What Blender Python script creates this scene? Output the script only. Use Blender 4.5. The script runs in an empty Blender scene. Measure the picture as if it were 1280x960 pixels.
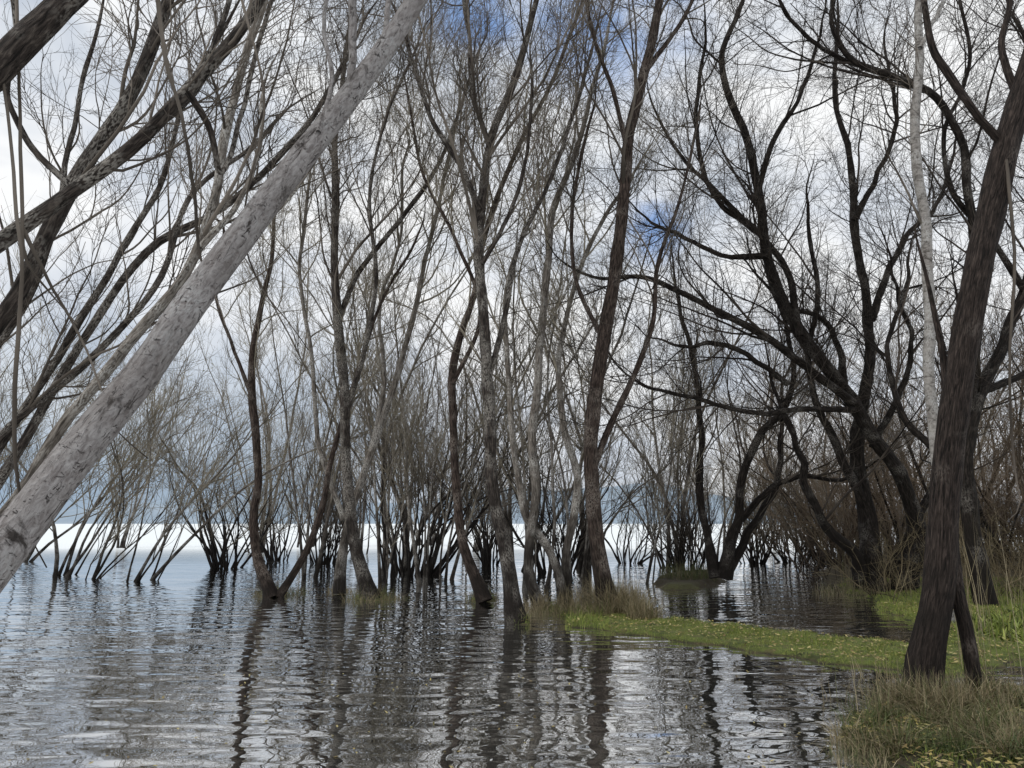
import bpy, math
import numpy as np

scene = bpy.context.scene
rng = np.random.default_rng(11)
F = 931.0; PITCH = math.radians(10.6); CAMH = 1.6
cp, sp = math.cos(PITCH), math.sin(PITCH)

# ---------- projection helpers: image pixel coordinates + assumed depth, cast through this camera -> metres
def at(px, py, D):
    xc = (px-640)/F; yc = (480-py)/F
    t = D/(cp-yc*sp)
    return np.array([xc*t, D, CAMH+(sp+yc*cp)*t]), t
def ground(px, py):
    xc = (px-640)/F; yc = (480-py)/F
    t = -CAMH/(sp+yc*cp)
    return np.array([xc*t, t*(cp-yc*sp)])
def norm(v):
    return v/np.maximum(np.linalg.norm(v, axis=-1, keepdims=True), 1e-9)

# ---------- mesh builder
class Builder:
    def __init__(s):
        s.v=[]; s.a=[]; s.f=[]; s.m=[]; s.n=0
    def add(s, V, A, Fc, mat=0):
        s.v.append(V.reshape(-1,3)); s.a.append(A.reshape(-1,3))
        s.f.append(Fc.reshape(-1,4)+s.n); s.m.append(np.full(len(Fc.reshape(-1,4)), mat, dtype=np.int32))
        s.n += len(V.reshape(-1,3))
    def obj(s, name, mats, origin=(0,0,0), smooth=True):
        V=np.concatenate(s.v)-np.array(origin); A=np.concatenate(s.a); Q=np.concatenate(s.f); M=np.concatenate(s.m)
        me=bpy.data.meshes.new(name)
        me.vertices.add(len(V)); me.vertices.foreach_set("co", V.astype(np.float32).ravel())
        me.loops.add(Q.size); me.loops.foreach_set("vertex_index", Q.astype(np.int32).ravel())
        me.polygons.add(len(Q)); me.polygons.foreach_set("loop_start", (np.arange(len(Q))*4).astype(np.int32))
        me.polygons.foreach_set("material_index", M)
        me.polygons.foreach_set("use_smooth", np.full(len(Q), smooth))
        at_=me.attributes.new("bark_co",'FLOAT_VECTOR','POINT'); at_.data.foreach_set("vector", A.astype(np.float32).ravel())
        me.update(calc_edges=True)
        for m in mats: me.materials.append(m)
        o=bpy.data.objects.new(name, me); scene.collection.objects.link(o)
        return o

def tubes(b, P, R, S, mat=0, gnarl=0.0, rg=rng):
    N,K,_=P.shape
    if N==0: return
    T=norm(np.gradient(P,axis=1))
    ref=np.where(np.abs(T[:,0,2:3])>0.8, np.array([[1.,0,0]]), np.array([[0,0,1.]]))
    n=norm(np.cross(T[:,0],ref))
    nn=np.zeros_like(P)
    for k in range(K):
        n=norm(n-(n*T[:,k]).sum(1,keepdims=True)*T[:,k]); nn[:,k]=n
    B=np.cross(T,nn)
    th=2*np.pi*np.arange(S)/S
    c=np.cos(th)[None,None,:,None]; s_=np.sin(th)[None,None,:,None]
    L=np.concatenate([np.zeros((N,1)),np.cumsum(np.linalg.norm(np.diff(P,axis=1),axis=2),axis=1)],axis=1)
    RR=np.repeat(R[:,:,None],S,axis=2)
    if gnarl>0:
        g=np.zeros_like(RR)
        for q in range(5):
            ph=rg.uniform(0,6.28,(N,1,1)); fr=rg.uniform(1.5,9,(N,1,1)); m=rg.integers(2,5,(N,1,1))
            g+=np.sin(m*th[None,None,:]+fr*L[:,:,None]+ph)*0.8
        g+=rg.normal(0,0.8,RR.shape)
        RR=RR*(1+gnarl*g)
    V=P[:,:,None,:]+RR[...,None]*(c*nn[:,:,None,:]+s_*B[:,:,None,:])
    off=rg.uniform(0,50,(N,1,1))
    A=np.stack([RR*np.cos(th),RR*np.sin(th),np.repeat(L[:,:,None],S,axis=2)+off],axis=-1)
    idx=np.arange(N*K*S).reshape(N,K,S)
    i0=idx[:,:-1,:]; i1=np.roll(i0,-1,axis=2); j0=idx[:,1:,:]; j1=np.roll(j0,-1,axis=2)
    b.add(V,A,np.stack([i0,i1,j1,j0],axis=-1),mat)

def grow(P,R,dens,tmin,tmax,len0,len1,ang,wander,up,K,rfac,rk,rmin,rg):
    N,Kp,_=P.shape
    L=np.linalg.norm(np.diff(P,axis=1),axis=2).sum(1)
    n=rg.poisson(dens*L*(tmax-tmin)); idx=np.repeat(np.arange(N),n); M=len(idx)
    if M==0: return np.zeros((0,K,3)),np.zeros((0,K))
    t=rg.uniform(tmin,tmax,M)
    f=t*(Kp-1); i=np.minimum(f.astype(int),Kp-2); u=(f-i)[:,None]
    p=P[idx,i]*(1-u)+P[idx,i+1]*u
    r=R[idx,i]*(1-u[:,0])+R[idx,i+1]*u[:,0]
    T=norm(P[idx,i+1]-P[idx,i])
    rv=rg.normal(size=(M,3)); pe=norm(rv-(rv*T).sum(1,keepdims=True)*T)
    a=np.clip(rg.normal(ang,ang*0.35,M),0.15,1.6)[:,None]
    d=T*np.cos(a)+pe*np.sin(a)
    ln=rg.uniform(len0,len1,M)*(1.15-0.4*t)*np.minimum(1.0,L[idx]*0.8/len0)
    st=(ln/(K-1))[:,None]
    Q=np.zeros((M,K,3)); Q[:,0]=p; w=rg.normal(size=(M,3))*wander
    U=np.array([[0,0,1.]])*up
    for k in range(1,K):
        w=0.35*w+rg.normal(size=(M,3))*wander
        d=norm(d+w+U); Q[:,k]=Q[:,k-1]+d*st
    r0=np.maximum(np.minimum(r*rfac,ln*rk),rmin)
    s=np.linspace(0,1,K)[None,:]
    return Q, r0[:,None]*(1-0.72*s)

def keep_near_view(P,R):
    # leave out branches far outside what the place could show from here or a step aside
    q=P[:,0]; az=np.abs(np.arctan2(q[:,0],np.maximum(q[:,1],.1))); el=np.arctan2(q[:,2]-CAMH,np.hypot(q[:,0],q[:,1]))
    k=(az<math.radians(47))&(el<math.radians(52))&(q[:,1]>0.5)
    return P[k],R[k]

def spline(pts, K):
    pts=np.array(pts,float); d=np.concatenate([[0],np.cumsum(np.linalg.norm(np.diff(pts[:,:3],axis=0),axis=1))])
    m=np.gradient(pts,d,axis=0)
    s=np.linspace(0,d[-1],K); i=np.clip(np.searchsorted(d,s,side='right')-1,0,len(d)-2)
    h=(d[i+1]-d[i])[:,None]; u=((s-d[i])[:,None])/h
    return (2*u**3-3*u**2+1)*pts[i]+(u**3-2*u**2+u)*h*m[i]+(-2*u**3+3*u**2)*pts[i+1]+(u**3-u**2)*h*m[i+1]

def limb(spec, K=54, wob_=0.10):
    D0,D1,pts=spec; out=[]; n=len(pts)
    for j,(px,py,w) in enumerate(pts):
        ws=.64 if w>14 else .74
        D=D0+(D1-D0)*j/(n-1); p,t=at(px,py,D); out.append([*p, w*ws*0.5/F*t])
    o=np.array(out); dv=o[-1,:3]-o[-2,:3]; ln=np.linalg.norm(dv); r=o[-1,3]
    dn=dv/ln; ext=min(3.0,max(0.5,r*45))
    dn=dn+np.array([0,0,.35])+rng.normal(0,.15,3); dn/=np.linalg.norm(dn); e1=o[-1,:3]+dn*ext*.5
    dn=dn+np.array([0,0,.2])+rng.normal(0,.25,3); dn/=np.linalg.norm(dn); e2=e1+dn*ext*.5
    out.append([*e1,r*.55]); out.append([*e2,r*.12])
    C=spline(out,K); P=C[:,:3]; R=np.maximum(C[:,3],0.004)
    L=np.linspace(0,1,K); fade=np.minimum(1,L*6)[:,None]
    for q in range(4):
        a=rng.normal(size=3)*wob_*R.mean()
        P=P+np.sin(L*rng.uniform(12,60)+rng.uniform(0,6))[:,None]*a[None]*fade
    kk=np.arange(0,K,3); j=rng.normal(size=(len(kk),3))*wob_*2.2*R.mean()
    P=P+np.stack([np.interp(np.arange(K),kk,j[:,a]) for a in range(3)],1)*fade
    return P,R

# ---------- materials
def nodes(name):
    m=bpy.data.materials.new(name); m.use_nodes=True
    nt=m.node_tree; return m,nt,nt.nodes["Principled BSDF"]
def N(nt,t,**kw):
    n=nt.nodes.new(t)
    for k,v in kw.items(): setattr(n,k,v)
    return n
def ramp(nt,fac,stops):
    r=N(nt,'ShaderNodeValToRGB'); e=r.color_ramp.elements
    while len(e)<len(stops): e.new(0.5)
    for el,(p,c) in zip(e,stops):
        el.position=p; el.color=(*c,1) if len(c)==3 else c
    nt.links.new(fac,r.inputs[0]); return r.outputs[0]
def mix(nt,fac,a,b,bt='MIX'):
    m=N(nt,'ShaderNodeMix',data_type='RGBA',blend_type=bt)
    for sock,val in ((m.inputs[0],fac),(m.inputs[6],a),(m.inputs[7],b)):
        if isinstance(val,(int,float)): sock.default_value=val
        elif isinstance(val,tuple): sock.default_value=(*val,1)
        else: nt.links.new(val,sock)
    return m.outputs[2]
def noise(nt,vec,scale,detail=4,rough=0.55,dist=0.0):
    n=N(nt,'ShaderNodeTexNoise'); n.inputs['Scale'].default_value=scale; n.inputs['Detail'].default_value=detail
    n.inputs['Roughness'].default_value=rough; n.inputs['Distortion'].default_value=dist
    nt.links.new(vec,n.inputs['Vector']); return n.outputs[0]
def mapping(nt,vec,sc,rot=(0,0,0)):
    m=N(nt,'ShaderNodeMapping'); m.inputs['Scale'].default_value=sc; m.inputs['Rotation'].default_value=rot
    nt.links.new(vec,m.inputs['Vector']); return m.outputs[0]
def maprange(nt,v,a,b,c=0.,d=1.):
    m=N(nt,'ShaderNodeMapRange'); m.inputs[1].default_value=a; m.inputs[2].default_value=b; m.inputs[3].default_value=c; m.inputs[4].default_value=d
    nt.links.new(v,m.inputs[0]); return m.outputs[0]
def k3(c,k): return tuple(x*k for x in c)

def bark(name, dark, mid, light, lichen, lich_amt=0.55, wet_shade0=0.2, wet_shade1=2.5, wet_shade_col=(0.014,0.011,0.009), fiss=(1,1,.16), fscale=38, bump=0.6, crack=False, gain=1.0):
    m,nt,p=nodes(name)
    dark,mid,light,lichen=[k3(q,gain) for q in (dark,mid,light,lichen)]
    A=N(nt,'ShaderNodeAttribute'); A.attribute_name="bark_co"; co=A.outputs['Vector']
    g=N(nt,'ShaderNodeNewGeometry'); pos=g.outputs['Position']
    v=mapping(nt,co,fiss)
    n1=noise(nt,v,fscale,3,0.65,0.6)
    col=ramp(nt,n1,[(0.34,dark),(0.5,mid),(0.68,light)])
    n2=noise(nt,pos,2.3,2,0.6)
    lf=ramp(nt,n2,[(lich_amt-0.06,(0,0,0)),(lich_amt+0.1,(1,1,1))])
    n3=noise(nt,mapping(nt,co,(1,1,.45)),60,1,0.6)
    lf2=ramp(nt,n3,[(0.42,(0,0,0)),(0.6,(1,1,1))])
    lm=mix(nt,1.0,lf,lf2,'MULTIPLY')
    col=mix(nt,lm,col,lichen)
    h=n1
    if crack:
        # short lengthwise grooves, cross cracks, dark knots
        gr_=noise(nt,mapping(nt,co,(1,1,.26)),26,5,.7,1.4)
        gro=ramp(nt,gr_,[(.36,(1,1,1)),(.41,(0,0,0))])
        gate=ramp(nt,noise(nt,co,4.5,3,.6),[(0.42,(.2,.2,.2)),(0.58,(.95,.95,.95))])
        ck=mix(nt,1.0,gro,gate,'MULTIPLY')
        col=mix(nt,ck,col,(0.04,0.032,0.028))
        cr_=noise(nt,mapping(nt,co,(1,1,2.0)),15,5,.7,1.0)
        cr=ramp(nt,cr_,[(.345,(.9,.9,.9)),(.385,(0,0,0))])
        col=mix(nt,cr,col,(0.035,0.028,0.025))
        blot=ramp(nt,noise(nt,mapping(nt,co,(1,1,.9)),3.2,6,.62,0.6),[(0.60,(0,0,0)),(0.66,(.95,.95,.95))])
        col=mix(nt,blot,col,(0.035,0.029,0.026))
        col=mix(nt,ramp(nt,noise(nt,co,1.6,3,.6),[(.38,(.35,.35,.35)),(.6,(0,0,0))]),col,(.14,.125,.115))
        sub=N(nt,'ShaderNodeMath',operation='MULTIPLY_ADD'); nt.links.new(ck,sub.inputs[0]); sub.inputs[1].default_value=-.8; nt.links.new(n1,sub.inputs[2])
        sub2=N(nt,'ShaderNodeMath',operation='MULTIPLY_ADD'); nt.links.new(cr,sub2.inputs[0]); sub2.inputs[1].default_value=-.6; nt.links.new(sub.outputs[0],sub2.inputs[2])
        h=sub2.outputs[0]
    sz=N(nt,'ShaderNodeSeparateXYZ'); nt.links.new(pos,sz.inputs[0])
    ad=N(nt,'ShaderNodeMath',operation='ADD'); nt.links.new(sz.outputs[2],ad.inputs[0])
    nt.links.new(maprange(nt,n2,0.3,0.7,-0.9,0.9),ad.inputs[1])
    wf=maprange(nt,ad.outputs[0],wet_shade0,wet_shade1,0.9,0.0)  # darker towards the foot: wet bark plus shade put into the colour
    col=mix(nt,wf,col,wet_shade_col)
    nt.links.new(col,p.inputs['Base Color']); p.inputs['Roughness'].default_value=0.85
    p.inputs['Specular IOR Level'].default_value=0.2
    b=N(nt,'ShaderNodeBump'); b.inputs['Strength'].default_value=bump; b.inputs['Distance'].default_value=0.03
    nt.links.new(h,b.inputs['Height']); nt.links.new(b.outputs[0],p.inputs['Normal'])
    return m

M_pale=bark("pale_cracked_bark",(0.17,0.15,0.142),(0.29,0.27,0.26),(0.39,0.37,0.358),(0.40,0.39,0.38),0.52,-3,-2,crack=True,fiss=(1,1,.4),fscale=34,bump=.8)
M_dark=bark("dark_wet_bark",(0.006,0.005,0.004),(0.024,0.019,0.016),(0.07,0.058,0.048),(0.17,0.157,0.138),0.49,0,2.2,bump=.9,gain=1.6)
M_brown=bark("brown_furrowed_bark",(0.006,0.004,0.003),(0.034,0.024,0.019),(0.085,0.063,0.052),(0.14,0.118,0.10),0.54,-0.3,1.3,bump=1.0,gain=1.35)
M_stout=bark("dark_ridged_bark",(0.005,0.0038,0.003),(0.030,0.022,0.018),(0.075,0.057,0.048),(0.12,0.10,0.086),0.60,-0.3,1.1,bump=1.0,fiss=(1,1,.11),fscale=62)
M_grey=bark("grey_willow_bark",(0.03,0.025,0.02),(0.10,0.086,0.072),(0.22,0.197,0.17),(0.29,0.277,0.252),0.49,0.1,2.2,gain=1.45)
M_birch=bark("whitish_smooth_bark",(0.08,0.07,0.06),(0.26,0.24,0.22),(0.38,0.36,0.33),(0.42,0.41,0.39),0.5,-1,1,fiss=(.6,.6,.9),fscale=16,bump=.4)
M_black=bark("blackish_willow_bark",(0.004,0.003,0.0025),(0.013,0.010,0.008),(0.04,0.032,0.026),(0.11,0.10,0.088),0.57,0,2.0,gain=1.2)
M_clump=bark("dark_clump_bark",(0.01,0.008,0.006),(0.035,0.029,0.024),(0.09,0.078,0.065),(0.15,0.137,0.12),0.52,0.8,3.4,wet_shade_col=(0.010,0.008,0.007),gain=1.3)

def twigmat(name,c1,c2,c3,gain=1.5,w1=2.2):
    m,nt,p=nodes(name)
    g=N(nt,'ShaderNodeNewGeometry'); n=noise(nt,g.outputs['Position'],0.9,1,.6)
    col=ramp(nt,n,[(0.35,k3(c1,gain)),(0.5,k3(c2,gain)),(0.66,k3(c3,gain))])
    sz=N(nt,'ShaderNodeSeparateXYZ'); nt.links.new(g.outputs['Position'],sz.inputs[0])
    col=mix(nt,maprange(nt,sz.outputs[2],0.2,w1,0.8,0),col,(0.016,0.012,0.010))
    nt.links.new(col,p.inputs['Base Color']); p.inputs['Roughness'].default_value=0.8
    p.inputs['Specular IOR Level'].default_value=0.2
    return m
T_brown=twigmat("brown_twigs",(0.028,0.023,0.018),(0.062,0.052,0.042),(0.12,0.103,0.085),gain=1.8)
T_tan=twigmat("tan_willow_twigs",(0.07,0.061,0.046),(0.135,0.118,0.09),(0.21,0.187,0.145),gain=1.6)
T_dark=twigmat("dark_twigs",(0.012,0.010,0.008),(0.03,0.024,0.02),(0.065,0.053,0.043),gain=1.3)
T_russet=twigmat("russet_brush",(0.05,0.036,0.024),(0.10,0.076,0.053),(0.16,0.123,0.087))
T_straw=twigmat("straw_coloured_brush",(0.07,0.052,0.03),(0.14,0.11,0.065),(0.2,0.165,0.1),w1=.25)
def leafmat(name,cols):
    m,nt,p=nodes(name)
    A=N(nt,'ShaderNodeAttribute'); A.attribute_name="bark_co"
    s=N(nt,'ShaderNodeSeparateXYZ'); nt.links.new(A.outputs['Vector'],s.inputs[0])
    col=ramp(nt,s.outputs[0],[(i/(len(cols)-1),c) for i,c in enumerate(cols)])
    nt.links.new(col,p.inputs['Base Color']); p.inputs['Roughness'].default_value=0.6
    return m
M_bud=leafmat("yellow_green_leaves",[(0.14,0.15,0.035),(0.27,0.25,0.07),(0.12,0.13,0.035)])
M_grass=leafmat("green_grass",[(0.06,0.08,0.016),(0.16,0.21,0.035),(0.28,0.32,0.06),(0.33,0.28,0.12)])
M_dry=leafmat("dry_grass",[(0.045,0.065,0.016),(0.10,0.125,0.03),(0.12,0.10,0.05),(0.24,0.19,0.105),(0.36,0.30,0.18)])
M_fall=leafmat("yellow_fallen_leaves",[(0.42,0.34,0.10),(0.20,0.13,0.05),(0.5,0.43,0.18),(0.10,0.065,0.035)])

# ---------- leaf quads
def quads(b,p,size,rg,mat=0,flat=False,aspect=0.45):
    M=len(p); 
    if flat:
        a=rg.uniform(0,6.28,M); u=np.stack([np.cos(a),np.sin(a),rg.normal(0,.2,M)],1); v=np.stack([-np.sin(a),np.cos(a),rg.normal(0,.2,M)],1)
    else:
        u=norm(rg.normal(size=(M,3))); v=norm(np.cross(u,rg.normal(size=(M,3))))
    s=(size*rg.uniform(.6,1.3,M))[:,None]; u=u*s*.5; v=v*s*.5*aspect
    V=np.stack([p-u,p-v,p+u,p+v],1)
    A=np.repeat(np.stack([rg.uniform(0,1,M)]*3,1)[:,None],4,axis=1)
    b.add(V,A,np.arange(M*4).reshape(M,4),mat)

def thing(name,base,label,cat,group=None):
    e=bpy.data.objects.new(name,None); e.empty_display_size=0.5; e.location=base
    scene.collection.objects.link(e); e["label"]=label; e["category"]=cat
    if group: e["group"]=group
    return e

# ---------- hero trees
def hero(name,limbs,barkm,twigm,label,seed,spawn=None,dens=1.5,tmin=0.35,l1=(1.2,3.0),up=0.08,ang=0.62,sides=12,leaves=0,gn=0.035,twr=0.0042,extra=None,wob_=.10,fine=1.25):
    rg=np.random.default_rng(seed)
    L=[limb(s,wob_=wob_) for s in limbs]
    base=L[0][0][0].copy()
    tb=Builder()
    for i,(P,R) in enumerate(L):
        tubes(tb,P[None],R[None],sides if R.max()>0.05 else 8,0,gn if R.max()>0.04 else 0.015,rg)
    cb=Builder()
    P=np.stack([l[0] for l in L]); R=np.stack([l[1] for l in L])
    sel=list(range(len(L))) if spawn is None else spawn
    P0=P[sel];R0=R[sel]
    Z_,RZ=grow(P0,R0,dens*.7,tmin,.95,l1[1]*.8,l1[1]*1.6,ang*.75,0.07,up,16,0.45,0.0085,twr*2.2,rg)
    A,RA=grow(P0,R0,dens*1.25,tmin,1.0,l1[0],l1[1],ang,0.11,up,12,0.45,0.0085,twr*1.7,rg)
    A2,RA2=grow(Z_,RZ,2.0,.15,1.0,l1[0]*.8,l1[1]*.8,ang,0.11,up,12,0.6,0.0085,twr*1.6,rg)
    A=np.concatenate([A,A2]); RA=np.concatenate([RA,RA2])
    A,RA=keep_near_view(A,RA)
    B,RB=grow(A,RA,2.8*fine,0.10,1.0,0.5,1.4,0.62,0.14,up*.9,8,0.6,0.007,twr*1.15,rg)
    B,RB=keep_near_view(B,RB)
    C,RC=grow(B,RB,4.2*fine,0.1,1.0,0.22,0.75,0.62,0.15,up*.8,5,0.7,0.006,twr*.8,rg)
    tubes(cb,Z_,RZ,6,0,0.02,rg)
    tubes(cb,A,RA,4,0,0,rg); tubes(cb,B,RB,3,0,0,rg); tubes(cb,C,RC,3,0,0,rg)
    if extra is not None:
        for e in extra:
            Pq,Rq=limb(e,24); tubes(cb,Pq[None],Rq[None],6,0,0,rg)
    if leaves>0 and len(C):
        ii=rg.integers(0,len(C),leaves); kk=rg.integers(1,5,leaves)
        quads(cb,C[ii,kk],0.05,rg,1)
    bx=np.array([base[0],base[1],min(base[2],0.0)])
    e=thing(name,tuple(bx),label,"tree")
    for b,n_,m_ in ((tb,"trunk",[barkm]),(cb,"crown",[twigm,M_bud])):
        o=b.obj(n_,m_,bx); o.parent=e
    return e

hero("leaning_willow_tree",[
 (3.5,5.6,[(-330,1180,118),(-230,1000,107),(-120,850,100),(-40,745,93),(20,668,86),(100,562,74),(180,460,66),(245,372,60),(310,282,55),(380,190,49),(440,112,44),(505,25,38),(560,-60,32),(620,-160,22)]),
 (5.1,5.3,[(437,115,14),(441,60,14),(440,-10,13),(436,-90,8)]),
 (5.1,6.0,[(450,100,12),(478,52,10),(486,0,9),(510,-80,7)]),
 (4.9,5.6,[(398,165,9),(415,100,8),(405,40,7),(412,-40,5)]),
],M_pale,T_brown,"leaning pale grey willow trunk with cracked bark over the water",21,spawn=[1,2,3,0],dens=.8,tmin=0.72,l1=(0.8,1.8),sides=36,gn=0.018,wob_=.05)
hero("willow_tree",[
 (7.0,8.0,[(-380,900,44),(-180,780,34),(0,650,26),(80,530,22),(165,425,20),(235,335,19),(268,250,18),(280,180,17),(300,90,15),(330,0,13),(350,-80,9)]),
 (7.3,8.2,[(250,310,12),(300,250,9),(325,180,8),(328,120,6)]),
 (7.3,8.6,[(150,440,12),(230,360,9),(290,310,8),(350,260,6),(420,150,5)]),
],M_grey,T_brown,"grey leaning willow with slender curved limbs",22,dens=1.3,tmin=0.4,l1=(.8,2.2),wob_=.05)
hero("willow_tree",[
 (11,12,[(-260,930,40),(-120,760,30),(0,600,20),(60,500,17),(120,400,15),(190,310,13),(290,250,11),(380,160,9),(440,60,7)]),
 (11,12,[(-200,860,30),(-60,660,22),(20,520,15),(90,420,13),(140,330,11),(200,230,9),(230,120,7),(290,20,5)]),
 (11,11.5,[(-230,900,30),(-100,700,20),(0,545,15),(110,450,12),(200,350,10),(240,240,8),(330,170,6)]),
 (11,12,[(-260,860,30),(-120,640,22),(-30,470,15),(30,380,12),(70,280,10),(90,160,8),(120,40,6)]),
],M_dark,T_brown,"leaning willow with parallel slanting stems over the water",36,dens=1.4,tmin=0.4,l1=(1,2.6),wob_=.1)
hero("dark_willow_tree",[
 (4.6,5.4,[(-560,900,80),(-400,680,60),(-200,450,42),(-80,355,34),(0,302,31),(90,240,28),(170,180,26),(240,108,24),(300,38,21),(350,-40,17)]),
 (4.8,5.8,[(-500,1000,60),(-200,620,42),(-60,470,34),(15,375,31),(60,288,29),(100,215,28),(160,125,26),(200,30,23),(225,-60,18)]),
 (3.9,4.4,[(-480,600,90),(-250,350,70),(-80,160,58),(0,80,54),(60,22,50),(130,-50,44)]),
 (5.0,5.6,[(235,115,13),(262,160,11),(275,215,10),(300,150,8),(322,60,8),(350,-30,6)]),
 (5.2,5.0,[(90,235,12),(30,170,10),(10,120,9),(20,40,8),(5,-40,6)]),
 (5.2,5.6,[(180,170,12),(240,120,10),(265,60,9),(290,-10,8)]),
],M_dark,T_brown,"dark willow with several thick slanting limbs over the water",23,dens=1.3,tmin=0.5,l1=(0.7,1.8),sides=18,wob_=.06,
 extra=[(4.2,4.3,[(2,90,5),(14,170,5),(20,260,6),(28,330,6),(22,420,7),(18,520,7),(24,610,5)]),
        (4.6,4.7,[(195,-20,8),(205,60,7),(228,150,6),(242,240,6),(252,330,4)]),
        (4.4,4.5,[(28,285,8),(60,350,5),(95,410,4),(130,495,3)]),
        (4.3,4.4,[(20,-20,6),(25,120,5),(28,250,6),(35,330,5)]),
        (4.9,4.9,[(300,-10,5),(330,120,4),(310,320,3),(330,365,3)])])
hero("willow_tree",[
 (17,17.5,[(340,748,34),(333,728,26),(323,700,20),(317,655,17),(323,600,15),(317,520,14),(315,450,12),(325,390,9),(340,320,7),(345,250,5)]),
 (17,17.5,[(348,746,18),(365,720,13),(380,695,12),(398,650,11),(413,580,9),(430,520,8),(455,440,6),(480,370,5),(520,300,4)]),
 (17.1,16.5,[(316,500,7),(290,430,6),(270,370,5),(280,290,4)]),
],M_brown,T_tan,"slender dark willow forked low on a grassy tuft in water",24,dens=1.7,tmin=0.35,l1=(1,2.6),leaves=260,wob_=.05)
hero("willow_tree",[
 (16.5,17,[(464,752,46),(456,725,30),(446,690,24),(438,640,21),(432,560,20),(430,480,19),(422,400,18),(417,330,15),(420,250,13),(418,180,10),(430,90,8),(440,0,7),(440,-60,5)]),
 (16.8,17.6,[(424,400,10),(445,345,9),(500,275,8),(545,210,7),(570,150,5),(600,60,4)]),
 (16.8,16.0,[(432,520,10),(455,440,8),(470,350,7),(462,250,6),(478,160,5),(520,60,4)]),
],M_dark,T_brown,"upright dark willow rising from a grassy tuft in water",25,dens=1.5,tmin=0.35,wob_=.06)
hero("willow_tree",[
 (17.6,18.4,[(424,742,26),(427,700,20),(438,640,15),(462,570,13),(490,490,11),(515,400,9),(538,300,7),(560,200,6),(575,120,4)]),
 (17.8,19,[(430,650,10),(400,560,8),(390,450,7),(375,340,6),(385,240,5)]),
 (17.9,18.4,[(462,570,8),(480,480,7),(475,380,6),(500,300,5),(505,200,4)]),
],M_grey,T_tan,"pale grey willow with arching stems standing in water",26,dens=1.9,tmin=0.4,leaves=200,wob_=.06)
hero("willow_tree",[
 (15.8,16.6,[(606,752,38),(597,728,26),(588,708,21),(577,670,18),(570,600,16),(567,530,15),(565,470,14),(575,420,12),(592,370,10),(605,300,9),(640,200,8),(690,100,6),(725,10,5)]),
 (16.1,16.8,[(566,480,8),(600,400,7),(570,300,6),(530,220,5),(510,120,4)]),
],M_brown,T_tan,"slender brown willow curving up beside the grassy bank",27,dens=1.6,tmin=0.38,wob_=.05)
hero("willow_tree",[
 (12.7,13.2,[(648,786,56),(642,762,38),(638,728,30),(630,680,27),(618,620,25),(612,540,23),(608,460,22),(603,380,20),(598,300,19),(602,240,17),(615,170,15),(640,110,13),(655,60,11),(670,0,9),(690,-70,7)]),
 (12.9,12.2,[(600,262,10),(578,212,9),(540,150,8),(520,90,7),(498,20,5)]),
 (13.0,13.5,[(612,185,9),(590,110,7),(585,40,6),(575,-40,5)]),
 (12.9,14.0,[(609,480,11),(630,400,9),(648,310,8),(690,220,7),(720,130,6),(745,40,4)]),
 (12.9,12.2,[(603,330,8),(640,260,7),(660,180,6),(665,100,5)]),
],M_dark,T_brown,"tall dark willow with mottled bark at the grass edge",28,dens=1.5,tmin=0.38,leaves=120,wob_=.06)
hero("willow_tree",[
 (14.4,15,[(676,762,30),(662,720,20),(662,680,18),(669,630,17),(665,560,17),(672,480,16),(678,400,15),(684,330,12),(692,260,11),(720,190,9),(738,120,7),(760,40,5)]),
 (14.3,15.4,[(706,762,26),(698,720,18),(682,680,16),(660,650,14),(648,600,11),(638,520,10),(634,440,8),(632,370,7),(660,280,5)]),
 (14.6,15.6,[(712,760,22),(706,710,16),(718,640,14),(722,600,13),(706,540,12),(698,460,10),(712,380,8),(745,290,7),(790,220,5)]),
],M_grey,T_tan,"pale grey willow with three crooked stems on the bank",29,dens=1.5,tmin=0.35,wob_=.06)
hero("willow_tree",[
 (13.8,14,[(768,774,60),(758,745,42),(750,705,33),(743,650,30),(738,580,28),(742,510,28),(752,440,27),(765,370,26),(775,300,24),(782,230,22),(785,175,21),(800,110,19),(815,50,18),(826,-10,16),(845,-90,12)]),
 (13.9,15,[(743,580,12),(768,520,11),(792,470,10),(815,410,8),(822,330,7),(850,250,5),(870,160,4)]),
 (13.9,13,[(785,190,9),(765,110,7),(740,40,6),(730,-30,4)]),
 (13.9,14.6,[(756,430,9),(720,350,7),(716,260,6),(735,160,5)]),
 (13.9,14.8,[(806,90,9),(850,30,7),(880,-30,5)]),
],M_brown,T_brown,"tall straight brown willow with dry grass at its foot",30,dens=1.3,tmin=0.35,wob_=.04)
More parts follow.
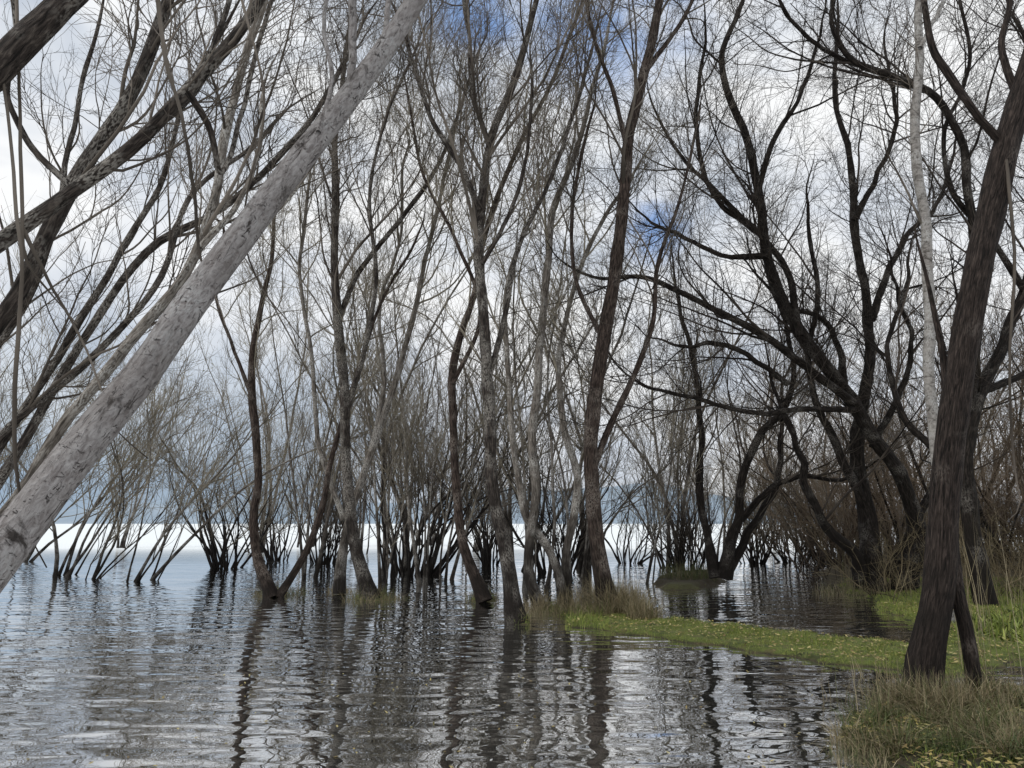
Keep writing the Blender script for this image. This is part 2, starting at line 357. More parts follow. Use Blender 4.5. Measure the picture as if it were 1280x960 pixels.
hero("spreading_willow_tree",[
 (18,16.5,[(1125,748,66),(1138,705,40),(1148,660,32),(1128,605,28),(1098,555,26),(1070,508,26),(1040,464,25),(1008,425,24),(978,370,21),(960,310,19),(947,250,17),(935,190,15),(915,130,12),(905,80,10),(925,0,7)]),
 (18,18.6,[(1090,748,60),(1090,690,40),(1083,640,33),(1073,570,27),(1078,500,23),(1088,450,20),(1088,400,18),(1075,350,16),(1070,300,14),(1070,240,12),(1060,190,10),(1045,140,8),(1045,50,6)]),
 (18,17,[(1080,745,36),(1066,690,22),(1032,658,18),(1010,615,14),(1002,570,11),(985,530,8)]),
 (17.3,15,[(1068,505,17),(1020,468,15),(960,422,13),(900,390,11),(850,365,9),(800,345,8),(750,348,6),(715,335,4)]),
 (17.3,15.5,[(1068,512,11),(1000,512,9),(940,516,8),(870,498,7),(800,480,5)]),
 (17.0,16.2,[(985,480,10),(940,448,9),(900,430,8),(850,432,5)]),
 (17,18.5,[(960,320,11),(900,318,8),(860,298,7),(820,280,5)]),
 (17,18,[(1000,420,13),(982,335,11),(942,285,9),(900,245,8),(860,205,6),(820,140,4)]),
 (16.7,15.5,[(945,250,10),(965,180,9),(1000,120,7),(1022,50,5)]),
 (18.3,19.5,[(1090,400,13),(1108,345,11),(1130,300,9),(1165,265,7),(1190,200,5)]),
 (18.3,17.5,[(1068,275,11),(1100,212,8),(1120,155,7),(1110,80,5)]),
 (18,17,[(1085,640,18),(1045,560,14),(1018,500,11),(1012,440,10),(1022,370,8),(1010,280,6)]),
 (18.2,16.5,[(960,300,10),(890,240,8),(870,150,7),(880,60,5)]),
 (18,17,[(1055,480,13),(1048,430,10),(1022,395,9),(990,385,7),(960,360,5)]),
 (18,19,[(1110,720,20),(1150,640,16),(1190,560,12),(1210,480,9),(1200,400,6)]),
 (18,17,[(1090,560,12),(1120,500,10),(1140,430,8),(1120,360,6)]),
],M_black,T_dark,"large blackish willow with twisting limbs sweeping over the water",31,dens=1.6,tmin=0.22,l1=(1.0,2.8),sides=12,up=0.04,ang=0.85,gn=0.05,wob_=.14)
hero("dark_willow_tree",[
 (14.5,14.8,[(1238,775,46),(1222,700,34),(1208,620,30),(1208,545,27),(1225,490,25),(1262,420,21),(1285,360,19),(1305,270,15),(1310,170,11),(1290,60,8)]),
 (14.6,13.6,[(1210,530,18),(1220,440,16),(1222,330,15),(1210,250,14),(1205,180,13),(1170,122,12),(1115,96,11),(1062,72,10),(1040,30,8),(1052,-40,6)]),
 (14.6,16,[(1208,600,20),(1165,560,15),(1130,520,11),(1110,440,8),(1135,350,6)]),
 (14.7,14.0,[(1285,370,12),(1240,300,10),(1190,240,9),(1180,170,7),(1210,90,6),(1200,0,5)]),
 (14.7,15.3,[(1225,490,14),(1275,470,11),(1330,400,9),(1350,300,6)]),
 (14.2,13.6,[(1110,95,8),(1020,55,7),(985,20,6),(960,-30,4)]),
],M_black,T_dark,"black willow with crooked limbs on the grassy bank",32,dens=1.7,tmin=0.22,l1=(.9,2.4),up=0.04,ang=.75,wob_=.12)
hero("slender_pale_tree",[
 (12,12.3,[(1188,792,26),(1182,700,20),(1175,600,20),(1166,520,20),(1163,430,20),(1161,350,20),(1157,280,19),(1146,200,18),(1144,150,17),(1150,60,15),(1152,-30,11),(1150,-90,8)]),
 (12.2,12.8,[(1150,60,8),(1180,0,7),(1200,-60,5)]),
],M_birch,T_brown,"slender whitish smooth-barked tree on the grassy bank",33,dens=1.0,tmin=0.45,l1=(.8,1.8),gn=.015)
hero("brown_willow_tree",[
 (7.0,6.9,[(1136,915,100),(1148,875,78),(1160,810,64),(1172,740,58),(1180,655,54),(1184,580,53),(1192,510,52),(1206,420,51),(1222,340,50),(1240,260,50),(1258,180,47),(1277,110,42),(1298,40,36),(1320,-50,28)]),
 (7.0,6.95,[(1222,912,34),(1217,855,28),(1210,800,26),(1198,745,25),(1190,695,27),(1186,645,28)]),
 (6.9,6.6,[(1252,178,18),(1228,152,15),(1190,100,13),(1167,62,12),(1156,10,10),(1150,-60,8)]),
 (6.9,7.3,[(1275,130,14),(1252,60,11),(1262,0,9),(1250,-60,7)]),
],M_stout,T_brown,"stout brown-barked willow with a forked foot on the grassy mound",34,spawn=[0,2,3],dens=1.1,tmin=0.6,l1=(.7,1.6),sides=36,gn=0.024,wob_=.03,
 extra=[(6.8,6.8,[(1258,200,6),(1268,330,5),(1262,480,4),(1270,600,3)])])
hero("crooked_willow_tree",[
 (20,19,[(905,722,36),(913,680,22),(924,640,16),(928,590,14),(948,545,13),(982,508,11),(990,440,8),(975,390,6)]),
 (20,21,[(895,722,26),(884,670,16),(874,610,13),(876,540,10),(868,460,8),(850,380,6)]),
 (20,20,[(910,715,20),(940,660,13),(972,600,10),(975,540,8)]),
 (20,19.2,[(926,650,12),(965,610,10),(1010,595,8),(1050,600,6)]),
],M_black,T_brown,"low crooked black willow leaning over the flooded channel",35,dens=2.2,tmin=0.22,l1=(1,2.4),wob_=.12)

# ---------- generic multi-stemmed willows (each one grown individually)
def willow(ex,ey,rot,sc,label,seed,ns,H,spread,lean,twigm,barkm,rb=0.055,leaves=0,base_r=0.45,wd=.08,fine=1.0):
    rg=np.random.default_rng(seed); K=18
    ns=max(3,int(ns*rg.uniform(.8,1.2)))
    a=rg.uniform(0,2*np.pi,ns); br=base_r*np.sqrt(rg.uniform(0,1,ns))
    P=np.zeros((ns,K,3)); P[:,0]=np.stack([br*np.cos(a),br*np.sin(a),np.full(ns,-0.35)],1)
    a2=a+rg.normal(0,.5,ns)
    out=rg.uniform(0.1,1.0,ns)*spread
    d=norm(np.stack([np.cos(a2)*out+lean[0],np.sin(a2)*out+lean[1],np.ones(ns)],1))
    H=H*rg.uniform(.82,1.2)
    ln=H*rg.uniform(.5,1.1,ns); st=(ln/(K-1))[:,None]; w=rg.normal(size=(ns,3))*.05
    for k in range(1,K):
        w=.5*w+rg.normal(size=(ns,3))*wd
        d=norm(d+w+np.array([[lean[0]*.03,lean[1]*.03,0.05]])); P[:,k]=P[:,k-1]+d*st
    r0=rb*rg.uniform(.5,1.25,ns)*(ln/H); s=np.linspace(0,1,K)
    R=r0[:,None]*(1-.85*s**.8)+0.004
    R[:,0]*=1.5; R[:,1]*=1.15
    tb=Builder(); tubes(tb,P,R,6,0,.03,rg)
    A,RA=grow(P,R,1.9*fine,.2,1.0,1.2,3.2,.48,.10,.08,8,.6,.009,.010,rg)
    B,RB=grow(A,RA,2.7,.1,1.0,.6,1.5,.5,.12,.08,6,.65,.007,.0070,rg)
    C,RC=grow(B,RB,3.2,.1,1.0,.3,.8,.5,.13,.05,4,.7,.007,.0052,rg)
    cb=Builder(); tubes(cb,A,RA,4,0,0,rg); tubes(cb,B,RB,3,0,0,rg); tubes(cb,C,RC,3,0,0,rg)
    if leaves:
        ii=rg.integers(0,len(C),leaves); kk=rg.integers(1,4,leaves); quads(cb,C[ii,kk],.06,rg,1)
    e=thing("willow_tree",(ex,ey,0),label,"tree","bare willows standing in the flooded lake")
    e.rotation_euler=(0,0,rot); e.scale=(sc,sc,sc)
    for b,n_,m_ in ((tb,"trunk",[barkm]),(cb,"crown",[twigm,M_bud])):
        o=b.obj(n_,m_); o.parent=e
KIND={
 'tallA':dict(ns=8,H=13,spread=.35,lean=(0.05,0),twigm=T_tan,barkm=M_grey,rb=.08,leaves=500),
 'tallB':dict(ns=6,H=14,spread=.30,lean=(0.12,0),twigm=T_tan,barkm=M_grey,rb=.08,leaves=300),
 'tallC':dict(ns=8,H=12,spread=.42,lean=(-.05,0),twigm=T_tan,barkm=M_grey,rb=.065,leaves=200),
 'slim':dict(ns=3,H=11.5,spread=.25,lean=(0.06,0),twigm=T_tan,barkm=M_grey,rb=.05,base_r=.3,wd=.045),
 'fanA':dict(ns=26,H=6.4,spread=.85,lean=(0,0),twigm=T_tan,barkm=M_clump,rb=.06,wd=.08,base_r=.45,fine=.6),
 'fanB':dict(ns=38,H=7.6,spread=.65,lean=(0.1,0),twigm=T_brown,barkm=M_clump,rb=.06,base_r=.8,wd=.07,fine=.6),
 'fanC':dict(ns=18,H=5.2,spread=1.05,lean=(0.1,0),twigm=T_tan,barkm=M_clump,rb=.055,wd=.09,base_r=.4,fine=.6),
 'leanA':dict(ns=6,H=8.5,spread=.3,lean=(.5,0),twigm=T_tan,barkm=M_grey,rb=.055,leaves=150,base_r=.4),
 'leanB':dict(ns=6,H=8,spread=.35,lean=(.35,.1),twigm=T_tan,barkm=M_dark,rb=.05,base_r=.4),
 'darkA':dict(ns=8,H=9.5,spread=.55,lean=(-.1,0),twigm=T_russet,barkm=M_black,rb=.065,wd=.1),
}
LAB={'tallA':"tall bare willow with pale stems standing in water",'tallB':"tall slim bare willow with pale stems in water",'slim':"slim upright willow with few grey stems in water",
 'tallC':"bare multi-stemmed willow with brown twigs in water",'fanA':"low fan-shaped dark willow clump standing in water",
 'fanB':"dense blackish willow thicket clump standing in water",'leanA':"small pale willow leaning sideways out of the water",
 'leanB':"thin dark leaning willow stems rising from water",'darkA':"dark russet-twigged willow by the far bank",'fanC':"small wide-spread dark willow clump in water"}
prng=np.random.default_rng(5)
rows=[('leanA',90,24,.9),('leanB',118,22.5,.95),('leanA',182,22,1.0),
 ('fanA',287,28,.95),('fanC',352,33,1.0),('fanB',410,31,.65),('fanB',512,24.5,1.0),('tallA',498,27,1.1),
 ('fanA',612,30,.8),('tallB',648,26,1.0),('fanB',694,25,.65),('tallB',738,28,1.1),('fanC',785,31,.8),('tallA',838,28,1.0),('fanB',858,24.5,.5),
 ('fanA',938,31,.8),('fanC',990,32,.9),('fanC',1035,31,1.0),('tallB',890,33,1.0),
 ('slim',478,20,1.0),('slim',560,22,1.0),('slim',668,19,1.0),('slim',720,21,1.0),('slim',800,21,1.0),('slim',395,23,1.0),('slim',535,20,1.1),
 ('tallA',-30,30,1.0),('tallB',-90,26,1.0),('tallC',-150,22,1.0),('leanA',-60,20,1.2),('leanA',20,32,1.3),
 ('tallA',325,42,1.1),('tallC',450,40,1.1),('tallB',585,44,1.2),('tallB',150,50,1.2),
 ('darkA',1060,27,1.1),('darkA',1120,24,1.1),('darkA',1170,30,1.2),('darkA',1240,22,1.0),('darkA',1310,24,1.1),('darkA',1010,40,1.1),('tallC',1100,36,1.1),('darkA',1260,30,1.3),
 ('tallC',960,46,1.0),('tallB',1200,38,1.2),('tallA',1310,34,1.1),
 ('tallB',380,52,1.3),('tallA',530,56,1.3),('tallA',870,54,1.2),('tallA',1060,44,1.2)]
for i,r in enumerate(rows):
    var,px,D,sc=r
    rot=prng.uniform(-3,3) if 'fan' in var else 0 if 'lean' in var else prng.uniform(-.6,.6)
    willow((px-640)/F*D/1.015,D,rot,sc,LAB[var],300+i,**KIND[var])

# ---------- terrain
def poly(pts): return np.array([ground(*p) for p in pts])
BANKS=[(poly([(690,774),(715,766),(755,758),(825,773),(900,778),(1000,789),(1080,798),(1130,802),(1300,802),(1300,838),(1215,848),(1120,839),(1040,832),(960,821),(900,810),(820,801),(740,791),(700,785)]),0.03,0.36),
 (poly([(1075,748),(1150,738),(1280,732),(1700,732),(1700,830),(1280,830),(1170,815),(1150,788),(1100,764)]),0.07,0.45),
 (poly([(1050,920),(1090,888),(1140,864),(1230,858),(1290,872),(1420,880),(1500,1100),(1130,1010),(1070,955)]),0.04,0.4),
 (poly([(1020,716),(1060,702),(1200,694),(2400,690),(2400,738),(1150,740),(1060,744)]),0.18,1.0),
 (poly([(810,728),(840,718),(890,716),(915,722),(880,738),(830,738)]),0.10,.5)]
MOUNDS=[(344,744,.5),(464,749,.65),(425,738,.4),(604,750,.5),(775,768,.8),(690,764,.6),(650,779,.35)]
MOUNDS=[(*ground(a,b),r) for a,b,r in MOUNDS]
def sdf(X,Y,pg):
    d=np.full(X.shape,1e9); ins=np.zeros(X.shape,bool); n=len(pg)
    for i in range(n):
        a=pg[i]; b=pg[(i+1)%n]; e=b-a
        wx=X-a[0]; wy=Y-a[1]; t=np.clip((wx*e[0]+wy*e[1])/(e@e),0,1)
        d=np.minimum(d,(wx-e[0]*t)**2+(wy-e[1]*t)**2)
        c=((a[1]>Y)!=(b[1]>Y)) & (X < (b[0]-a[0])*(Y-a[1])/((b[1]-a[1])+1e-12)+a[0]); ins^=c
    return np.where(ins,1,-1)*np.sqrt(d)
def wob(X,Y):
    return (np.sin(X*2.1+Y*1.3)+np.sin(X*4.7-Y*3.9+1)+np.sin(X*9.1+Y*7.7+2)*.6+np.sin(-X*15+Y*13)*.4)/3
def height(X,Y):
    w=wob(X,Y)
    h=np.full(X.shape,-0.32)+0.04*w
    for pg,top,soft in BANKS:
        d=sdf(X,Y,pg)+0.24*w
        s=np.clip((d+soft)/(2*soft),0,1); s=s*s*(3-2*s)
        h=np.maximum(h,-0.30+(top+0.30)*np.clip(s*1.15,0,1.05)+0.022*w)
    for mx,my,r in MOUNDS:
        q=np.hypot(X-mx,Y-my)/r
        h=np.maximum(h,-0.32+0.42*np.exp(-q*q)+0.02*w)
    return h
def axis(lo,hi,st,far):
    c=np.arange(lo,hi,st); e=[]; s=st; x=hi
    while x<far: e.append(x); s*=1.35; x+=s
    e.append(far); f=[]; s=st; x=lo-st
    while x>-far: f.append(x); s*=1.35; x-=s
    f.append(-far)
    return np.array(f[::-1]+list(c)+e)
xs=axis(-9,16,.09,6000); ys=axis(1.5,26,.09,6000)
X,Y=np.meshgrid(xs,ys,indexing='ij'); Z=height(X,Y)
V=np.stack([X,Y,Z],-1); nx,ny=X.shape; idx=np.arange(nx*ny).reshape(nx,ny)
b=Builder(); b.add(V,V,np.stack([idx[:-1,:-1],idx[1:,:-1],idx[1:,1:],idx[:-1,1:]],-1))
m,nt,p=nodes("lakebed_and_turf")
g=N(nt,'ShaderNodeNewGeometry'); pos=g.outputs['Position']; sz=N(nt,'ShaderNodeSeparateXYZ'); nt.links.new(pos,sz.inputs[0])
bed=ramp(nt,noise(nt,pos,5,4,.65),[(.35,(0.018,0.014,0.008)),(.55,(0.07,0.053,0.028)),(.72,(0.16,0.12,0.055))])
turf=ramp(nt,noise(nt,pos,3.5,4,.7),[(.36,(0.055,0.065,0.016)),(.52,(0.13,0.165,0.032)),(.68,(0.12,0.095,0.042))])
soil=ramp(nt,noise(nt,pos,6,4,.7),[(.38,(0.018,0.014,0.008)),(.55,(0.045,0.042,0.018)),(.68,(0.10,0.07,0.03))])
turf=mix(nt,maprange(nt,sz.outputs[1],7.6,8.2),soil,turf)
col=mix(nt,maprange(nt,sz.outputs[2],0.0,0.03),bed,turf)
far=mix(nt,maprange(nt,sz.outputs[1],16,20),col,(0.06,0.048,0.027))
nt.links.new(far,p.inputs['Base Color']); p.inputs['Roughness'].default_value=.95
bp=N(nt,'ShaderNodeBump'); bp.inputs['Distance'].default_value=.05; nt.links.new(noise(nt,pos,25,3,.7),bp.inputs['Height']); nt.links.new(bp.outputs[0],p.inputs['Normal'])
o=b.obj("ground",[m]); o["kind"]="structure"; o["label"]="grassy bank and muddy lake bed"; o["category"]="ground"

# ---------- water
xs=np.array([-6000,-60,60,6000.]); ys=np.array([-6000,-20,60,2990.])
X,Y=np.meshgrid(xs,ys,indexing='ij'); V=np.stack([X,Y,X*0],-1); idx=np.arange(16).reshape(4,4)
b=Builder(); b.add(V,V,np.stack([idx[:-1,:-1],idx[1:,:-1],idx[1:,1:],idx[:-1,1:]],-1))
m=bpy.data.materials.new("rippled_lake_water"); m.use_nodes=True; nt=m.node_tree; nt.nodes.clear()
out=N(nt,'ShaderNodeOutputMaterial'); g=N(nt,'ShaderNodeNewGeometry'); pos=g.outputs['Position']
n1=noise(nt,mapping(nt,pos,(1.3,3.6,1),(0,0,.12)),1.0,0,.4,0.5)
n2=noise(nt,mapping(nt,pos,(4.2,9.0,1),(0,0,-.25)),1.0,0,.5,0.3)
n3=noise(nt,mapping(nt,pos,(.3,.8,1),(0,0,.3)),1.0,0,.5)
def madd(a,k,c=None):
    mm=N(nt,'ShaderNodeMath',operation='MULTIPLY_ADD'); nt.links.new(a,mm.inputs[0]); mm.inputs[1].default_value=k
    if c is None: mm.inputs[2].default_value=0
    else: nt.links.new(c,mm.inputs[2])
    return mm.outputs[0]
hh=madd(n1,.0145,madd(n2,.0026,madd(n3,.03)))
bp=N(nt,'ShaderNodeBump'); bp.inputs['Distance'].default_value=1.0; bp.inputs['Strength'].default_value=1.0; nt.links.new(hh,bp.inputs['Height'])
szw=N(nt,'ShaderNodeSeparateXYZ'); nt.links.new(pos,szw.inputs[0])
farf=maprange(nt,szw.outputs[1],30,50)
fr=N(nt,'ShaderNodeFresnel'); fr.inputs['IOR'].default_value=2.0; nt.links.new(bp.outputs[0],fr.inputs['Normal'])
frg=maprange(nt,fr.outputs[0],0,.7,.46,1.0)
frm=N(nt,'ShaderNodeMath',operation='MULTIPLY'); nt.links.new(frg,frm.inputs[0]); nt.links.new(maprange(nt,farf,0,1,1,.12),frm.inputs[1])
gl=N(nt,'ShaderNodeBsdfGlossy'); gl.inputs['Roughness'].default_value=.01; gl.inputs['Color'].default_value=(1,1,1,1); nt.links.new(bp.outputs[0],gl.inputs['Normal'])
tr=N(nt,'ShaderNodeBsdfTransparent'); tr.inputs['Color'].default_value=(.78,.73,.58,1)
df=N(nt,'ShaderNodeBsdfDiffuse'); nt.links.new(mix(nt,farf,(.085,.09,.08),(.92,.95,.95)),df.inputs['Color'])  # bright sky sheen of the far water painted into its diffuse colour
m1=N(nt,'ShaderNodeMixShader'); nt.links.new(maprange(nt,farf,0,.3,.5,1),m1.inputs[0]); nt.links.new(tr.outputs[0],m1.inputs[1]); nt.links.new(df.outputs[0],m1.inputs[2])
m2=N(nt,'ShaderNodeMixShader'); nt.links.new(frm.outputs[0],m2.inputs[0]); nt.links.new(m1.outputs[0],m2.inputs[1]); nt.links.new(gl.outputs[0],m2.inputs[2])
nt.links.new(m2.outputs[0],out.inputs[0])
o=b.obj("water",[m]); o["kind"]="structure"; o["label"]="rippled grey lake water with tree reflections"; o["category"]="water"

# ---------- mountains
xs=np.linspace(-6500,6500,260); tt=np.linspace(0,1,14)
h=sum(a*np.sin(xs*f_+ph) for a,f_,ph in ((55,.0011,1.2),(30,.0027,.3),(14,.0071,2.),(5,.017,1.)))+130
h=np.maximum(h,50)
X=np.repeat(xs[:,None],14,1); Y=3000+tt[None]*1800+0*X; prof=np.sin(np.clip(tt/.7,0,1)*np.pi/2)**1.3
Z=h[:,None]*prof[None]*(1+.06*np.sin(X*.006+tt[None]*5))-4
V=np.stack([X,Y,Z],-1); idx=np.arange(260*14).reshape(260,14)
b=Builder(); b.add(V,V,np.stack([idx[:-1,:-1],idx[1:,:-1],idx[1:,1:],idx[:-1,1:]],-1))
m,nt,p=nodes("haze_tinted_hillside"); g=N(nt,'ShaderNodeNewGeometry')
nt.links.new(ramp(nt,noise(nt,g.outputs['Position'],.004,4,.6),[(.35,(0.26,0.34,0.42)),(.7,(0.34,0.41,0.48))]),p.inputs['Base Color']); p.inputs['Roughness'].default_value=1  # distance haze painted into the base colour as blue-grey
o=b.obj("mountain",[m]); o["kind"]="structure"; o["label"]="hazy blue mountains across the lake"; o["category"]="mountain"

# ---------- grass
def blades(b,pts,hgt,wid,lean,rg,mat=0,tint=None):
    M=len(pts); a=rg.uniform(0,6.28,M); H=(hgt*rg.uniform(.5,1.3,M))[:,None]
    d=np.stack([np.cos(a),np.sin(a),0*a],1); a2=rg.uniform(0,6.28,M); s=np.stack([np.cos(a2),np.sin(a2),0*a],1)*(wid*.5)
    ln=(lean*rg.uniform(0,1,M))[:,None]
    lv=[0,.4,.75,1.0]; ww=[1,.85,.5,.08]; up=np.array([[0,0,1.]]); rows_=[]
    for t,w in zip(lv,ww):
        c=pts+up*H*(t-ln*.45*t**2.2)+d*H*ln*t**1.8
        rows_.append(np.stack([c-s*w,c+s*w],1))
    V=np.concatenate(rows_,1)
    tv=rg.uniform(0,1,M) if tint is None else np.clip(rg.normal(tint,.22,M),0,1)
    A=np.repeat(np.stack([tv]*3,1)[:,None],8,1)
    q=np.array([[0,1,3,2],[2,3,5,4],[4,5,7,6]])
    b.add(V,A,(np.arange(M)[:,None,None]*8+q[None]),mat)
gr=np.random.default_rng(9)
def scatter(n,x0,x1,y0,y1,zmin=0.006):
    x=gr.uniform(x0,x1,n); y=gr.uniform(y0,y1,n); z=height(x,y); k=z>zmin
    return np.stack([x[k],y[k],z[k]-.01],1)
b=Builder()
pts=scatter(170000,-1,9,7.2,14.5,-.005); cl=wob(pts[:,0]*1.7,pts[:,1]*1.9)+gr.normal(0,.25,len(pts)); kk=cl>-.3; pts=pts[kk]
hsc=1+.8*np.clip(wob(pts[:,0]*.9+3,pts[:,1]*.9),-.6,1)
sel=hsc>1.3
blades(b,pts[~sel],.038,.006,1.0,gr,tint=.55); blades(b,pts[sel],.07,.006,1.1,gr,tint=.46)
pts=scatter(60000,5,20,11.5,20); blades(b,pts,.08,.010,.8,gr,tint=.55)
pts=scatter(18000,2,6.5,4.6,7.6); blades(b,pts,.07,.006,1.1,gr,tint=.3)
pts=scatter(30000,-6.5,1.5,11,18,.0); blades(b,pts,.14,.008,1.0,gr,tint=.4)
o=b.obj("grass",[M_grass],smooth=False); o["kind"]="stuff"; o["label"]="short bright green grass on the bank"; o["category"]="grass"
b=Builder()
def tuft(cx,cy,r,n,h,w,lean,tint=None):
    a=gr.uniform(0,6.28,n); q=r*np.sqrt(gr.uniform(0,1,n)); x=cx+q*np.cos(a); y=cy+q*np.sin(a)
    z=np.maximum(height(x,y),-.1)-.02; blades(b,np.stack([x,y,z],1),h,w,lean,gr,tint=tint)
for px,py,r,n,h,ti in [(775,768,.5,1500,.6,.75),(806,776,.3,500,.4,.7),(740,772,.4,400,.3,.6),(690,768,.4,350,.28,.6),(604,750,.4,300,.28,.5),(344,744,.5,450,.34,.55),(368,742,.3,160,.3,.4),
   (464,750,.6,550,.34,.5),(425,740,.35,220,.3,.8),(494,748,.35,220,.22,.5),(860,728,.8,700,.45,.3),(1060,742,.8,500,.4,.6),(755,762,.3,400,.75,.85),(670,765,.25,260,.4,.8),(650,778,.22,180,.25,.6),(715,766,.3,250,.5,.8)]:
    x,y=ground(px,py); tuft(x,y,r,n,h,.008,1.0,ti)
for i in range(110):
    px=gr.uniform(1045,1290); py=gr.uniform(868,965)
    if px<1095 and py<895: continue
    x,y=ground(px,py); tuft(x,y,gr.uniform(.04,.13),int(gr.uniform(40,130)),gr.uniform(.08,.30),.007,1.7,gr.uniform(.0,.95))
for px,py in [(1120,888),(1150,898),(1195,900),(1235,890),(1172,908)]:
    x,y=ground(px,py); tuft(x,y,.2,420,.34,.007,1.5,.6)
for px,py,r,n,h in [(1215,840,.2,22,2.0),(1245,830,.3,14,1.6),(1205,800,.3,20,1.4),(1085,735,.6,100,1.1),(1262,760,.9,60,.8),(1085,880,.4,35,.5),(1150,750,.8,70,.5),(1110,850,.4,20,.35)]:
    x,y=ground(px,py); tuft(x,y,r,n,h,.008,.35,.75)
o=b.obj("dry_grass",[M_dry],smooth=False); o["kind"]="stuff"; o["label"]="long tan and green grass tufts at the tree feet"; o["category"]="grass"
b=Builder()
for px,py in [(1232,800),(1250,793),(1268,788),(1285,796),(1265,806),(1240,784),(1300,785),(1280,775)]:
    x,y=ground(px,py); n=150; blades(b,np.stack([gr.normal(x,.22,n),gr.normal(y,.22,n),np.full(n,.04)],1),.22,.035,1.3,gr,tint=.36)
o=b.obj("leafy_plant",[M_grass],smooth=False); o["kind"]="stuff"; o["label"]="broad-bladed bright green waterside plants"; o["category"]="plant"
b=Builder()
pts=scatter(10000,-.5,9,7,15); pts[:,2]+=.04; quads(b,pts,.05,gr,0,True,.55)
pts=scatter(4200,2,6.5,4.6,7.6); pts[:,2]+=.05; quads(b,pts,.05,gr,0,True,.5)
n=420; pts=np.stack([gr.uniform(-3.5,6,n),gr.uniform(4.3,9,n)**1.0,np.full(n,.006)],1); quads(b,pts,.035,gr,0,True,.5)
n=1800; x=gr.uniform(.5,4,n); y=gr.uniform(4.5,8,n); quads(b,np.stack([x,y,np.maximum(height(x,y),-.5)+.015],1),.05,gr,0,True,.5)
o=b.obj("fallen_leaves",[M_fall],smooth=False); o["kind"]="stuff"; o["label"]="yellow and brown fallen leaves on grass and water"; o["category"]="leaves"

# ---------- brush thicket on the far bank
def thicket(name,ns,seed,d0,d1,p0,p1,h0,h1,mat,label,dl=1.0):
    b=Builder(); tr_=np.random.default_rng(seed); K=10
    D=tr_.uniform(d0,d1,ns); px=tr_.uniform(p0,p1,ns); x=(px-640)/F*D
    P=np.zeros((ns,K,3)); P[:,0]=np.stack([x,D,np.full(ns,-.2)],1); d=norm(np.stack([tr_.normal(0,.45,ns),tr_.normal(0,.45,ns),np.ones(ns)],1)); ln=tr_.uniform(h0,h1,ns)
    for k in range(1,K):
        d=norm(d+tr_.normal(size=(ns,3))*.14); P[:,k]=P[:,k-1]+d*(ln/(K-1))[:,None]
    R=tr_.uniform(.010,.024,ns)[:,None]*(1-.8*np.linspace(0,1,K))[None]*dl
    A,RA=grow(P,R,2.2/dl,.15,1,.6*dl,1.8*dl,.6,.14,.05,6,.7,.01,.006*dl,tr_)
    B,RB=grow(A,RA,3.0/dl,.1,1,.3*dl,.9*dl,.6,.14,.03,4,.7,.01,.005*dl,tr_)
    tubes(b,P,R,4,0,0,tr_); tubes(b,A,RA,3,0,0,tr_); tubes(b,B,RB,3,0,0,tr_)
    o=b.obj(name,[mat]); o["kind"]="stuff"; o["label"]=label; o["category"]="bushes"
thicket("thicket",1000,77,21,46,980,1500,2.5,7,T_russet,"brown tangled brush on the far bank")
thicket("low_brush",230,78,14.8,20,1085,1420,.8,2.3,T_straw,"low straw-coloured brush on the grassy bank",.6)

# ---------- world
w=bpy.data.worlds.new("World"); scene.world=w; w.use_nodes=True; nt=w.node_tree; nt.nodes.clear()
out=N(nt,'ShaderNodeOutputWorld'); bg=N(nt,'ShaderNodeBackground'); tc=N(nt,'ShaderNodeTexCoord'); dirv=tc.outputs['Generated']
sky=N(nt,'ShaderNodeTexSky'); sky.sky_type='NISHITA'; sky.sun_disc=False
S=np.array([-.62,-.30,.95]); S=S/np.linalg.norm(S)
sky.sun_elevation=math.asin(S[2]); sky.sun_rotation=math.atan2(S[0],S[1])
STR=.1
def c(r,g_,b_): return (r/STR,g_/STR,b_/STR)
v=mapping(nt,dirv,(1,1,2.0))
n1=noise(nt,v,3.4,4,.6,.3)
cl_=ramp(nt,n1,[(.33,(.50,.56,.65)),(.46,(.73,.77,.83)),(.60,(.95,.96,.97))])
sc=N(nt,'ShaderNodeVectorMath',operation='SCALE'); sc.inputs[3].default_value=1.04/STR; nt.links.new(cl_,sc.inputs[0])
gapsum=None
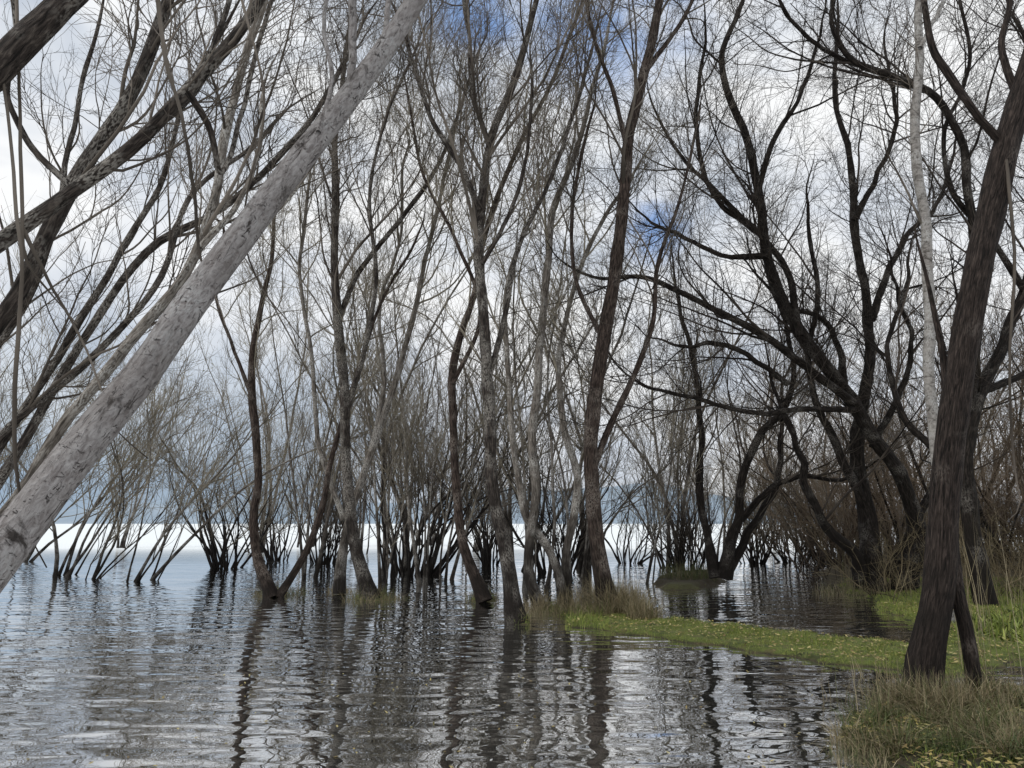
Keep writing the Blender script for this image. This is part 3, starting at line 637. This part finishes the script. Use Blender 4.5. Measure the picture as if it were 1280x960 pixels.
for gx,gy,k0,k1 in ((750,-35,.987,.999),(815,285,.9985,1.0),(600,30,.997,1.0)):
    q,_=at(gx,gy,10); q=q-np.array([0,0,CAMH]); q/=np.linalg.norm(q)
    dp=N(nt,'ShaderNodeVectorMath',operation='DOT_PRODUCT'); nm=N(nt,'ShaderNodeVectorMath',operation='NORMALIZE'); nt.links.new(dirv,nm.inputs[0])
    nt.links.new(nm.outputs[0],dp.inputs[0]); dp.inputs[1].default_value=tuple(q)
    r_=maprange(nt,dp.outputs['Value'],k0,k1)
    if gapsum is None: gapsum=r_
    else:
        mx=N(nt,'ShaderNodeMath',operation='MAXIMUM'); nt.links.new(gapsum,mx.inputs[0]); nt.links.new(r_,mx.inputs[1]); gapsum=mx.outputs[0]
n2=noise(nt,v,6.5,4,.6)
mm=N(nt,'ShaderNodeMath',operation='MULTIPLY'); nt.links.new(gapsum,mm.inputs[0]); nt.links.new(maprange(nt,n2,.36,.54,0,.85),mm.inputs[1])
blue=mix(nt,.75,sky.outputs[0],c(.14,.33,.74))
colr=mix(nt,mm.outputs[0],sc.outputs[0],blue)
sz=N(nt,'ShaderNodeSeparateXYZ'); nt.links.new(dirv,sz.inputs[0])
low=maprange(nt,sz.outputs[2],.05,.24,.85,0); lx=maprange(nt,sz.outputs[0],.0,-.28,.1,1)
m3=N(nt,'ShaderNodeMath',operation='MULTIPLY'); nt.links.new(low,m3.inputs[0]); nt.links.new(lx,m3.inputs[1])
colr=mix(nt,m3.outputs[0],colr,c(.26,.37,.50))
nt.links.new(colr,bg.inputs[0]); bg.inputs[1].default_value=STR; nt.links.new(bg.outputs[0],out.inputs[0])

# ---------- sun
from mathutils import Vector
sl=bpy.data.lights.new("sun",'SUN'); sl.energy=1.2; sl.angle=math.radians(12); sl.color=(1,.96,.9)
so=bpy.data.objects.new("sun",sl); scene.collection.objects.link(so); so.rotation_euler=Vector(tuple(S)).to_track_quat('Z','Y').to_euler()

cam=bpy.data.cameras.new("camera"); cam.sensor_width=36; cam.lens=36*F/1280; cam.clip_end=12000; cam.clip_start=.05
co=bpy.data.objects.new("camera",cam); scene.collection.objects.link(co); co.location=(0,0,CAMH); co.rotation_euler=(math.radians(90)+PITCH,0,0)
scene.camera=co
scene.view_settings.view_transform='Standard'; scene.view_settings.look='None'; scene.view_settings.exposure=0
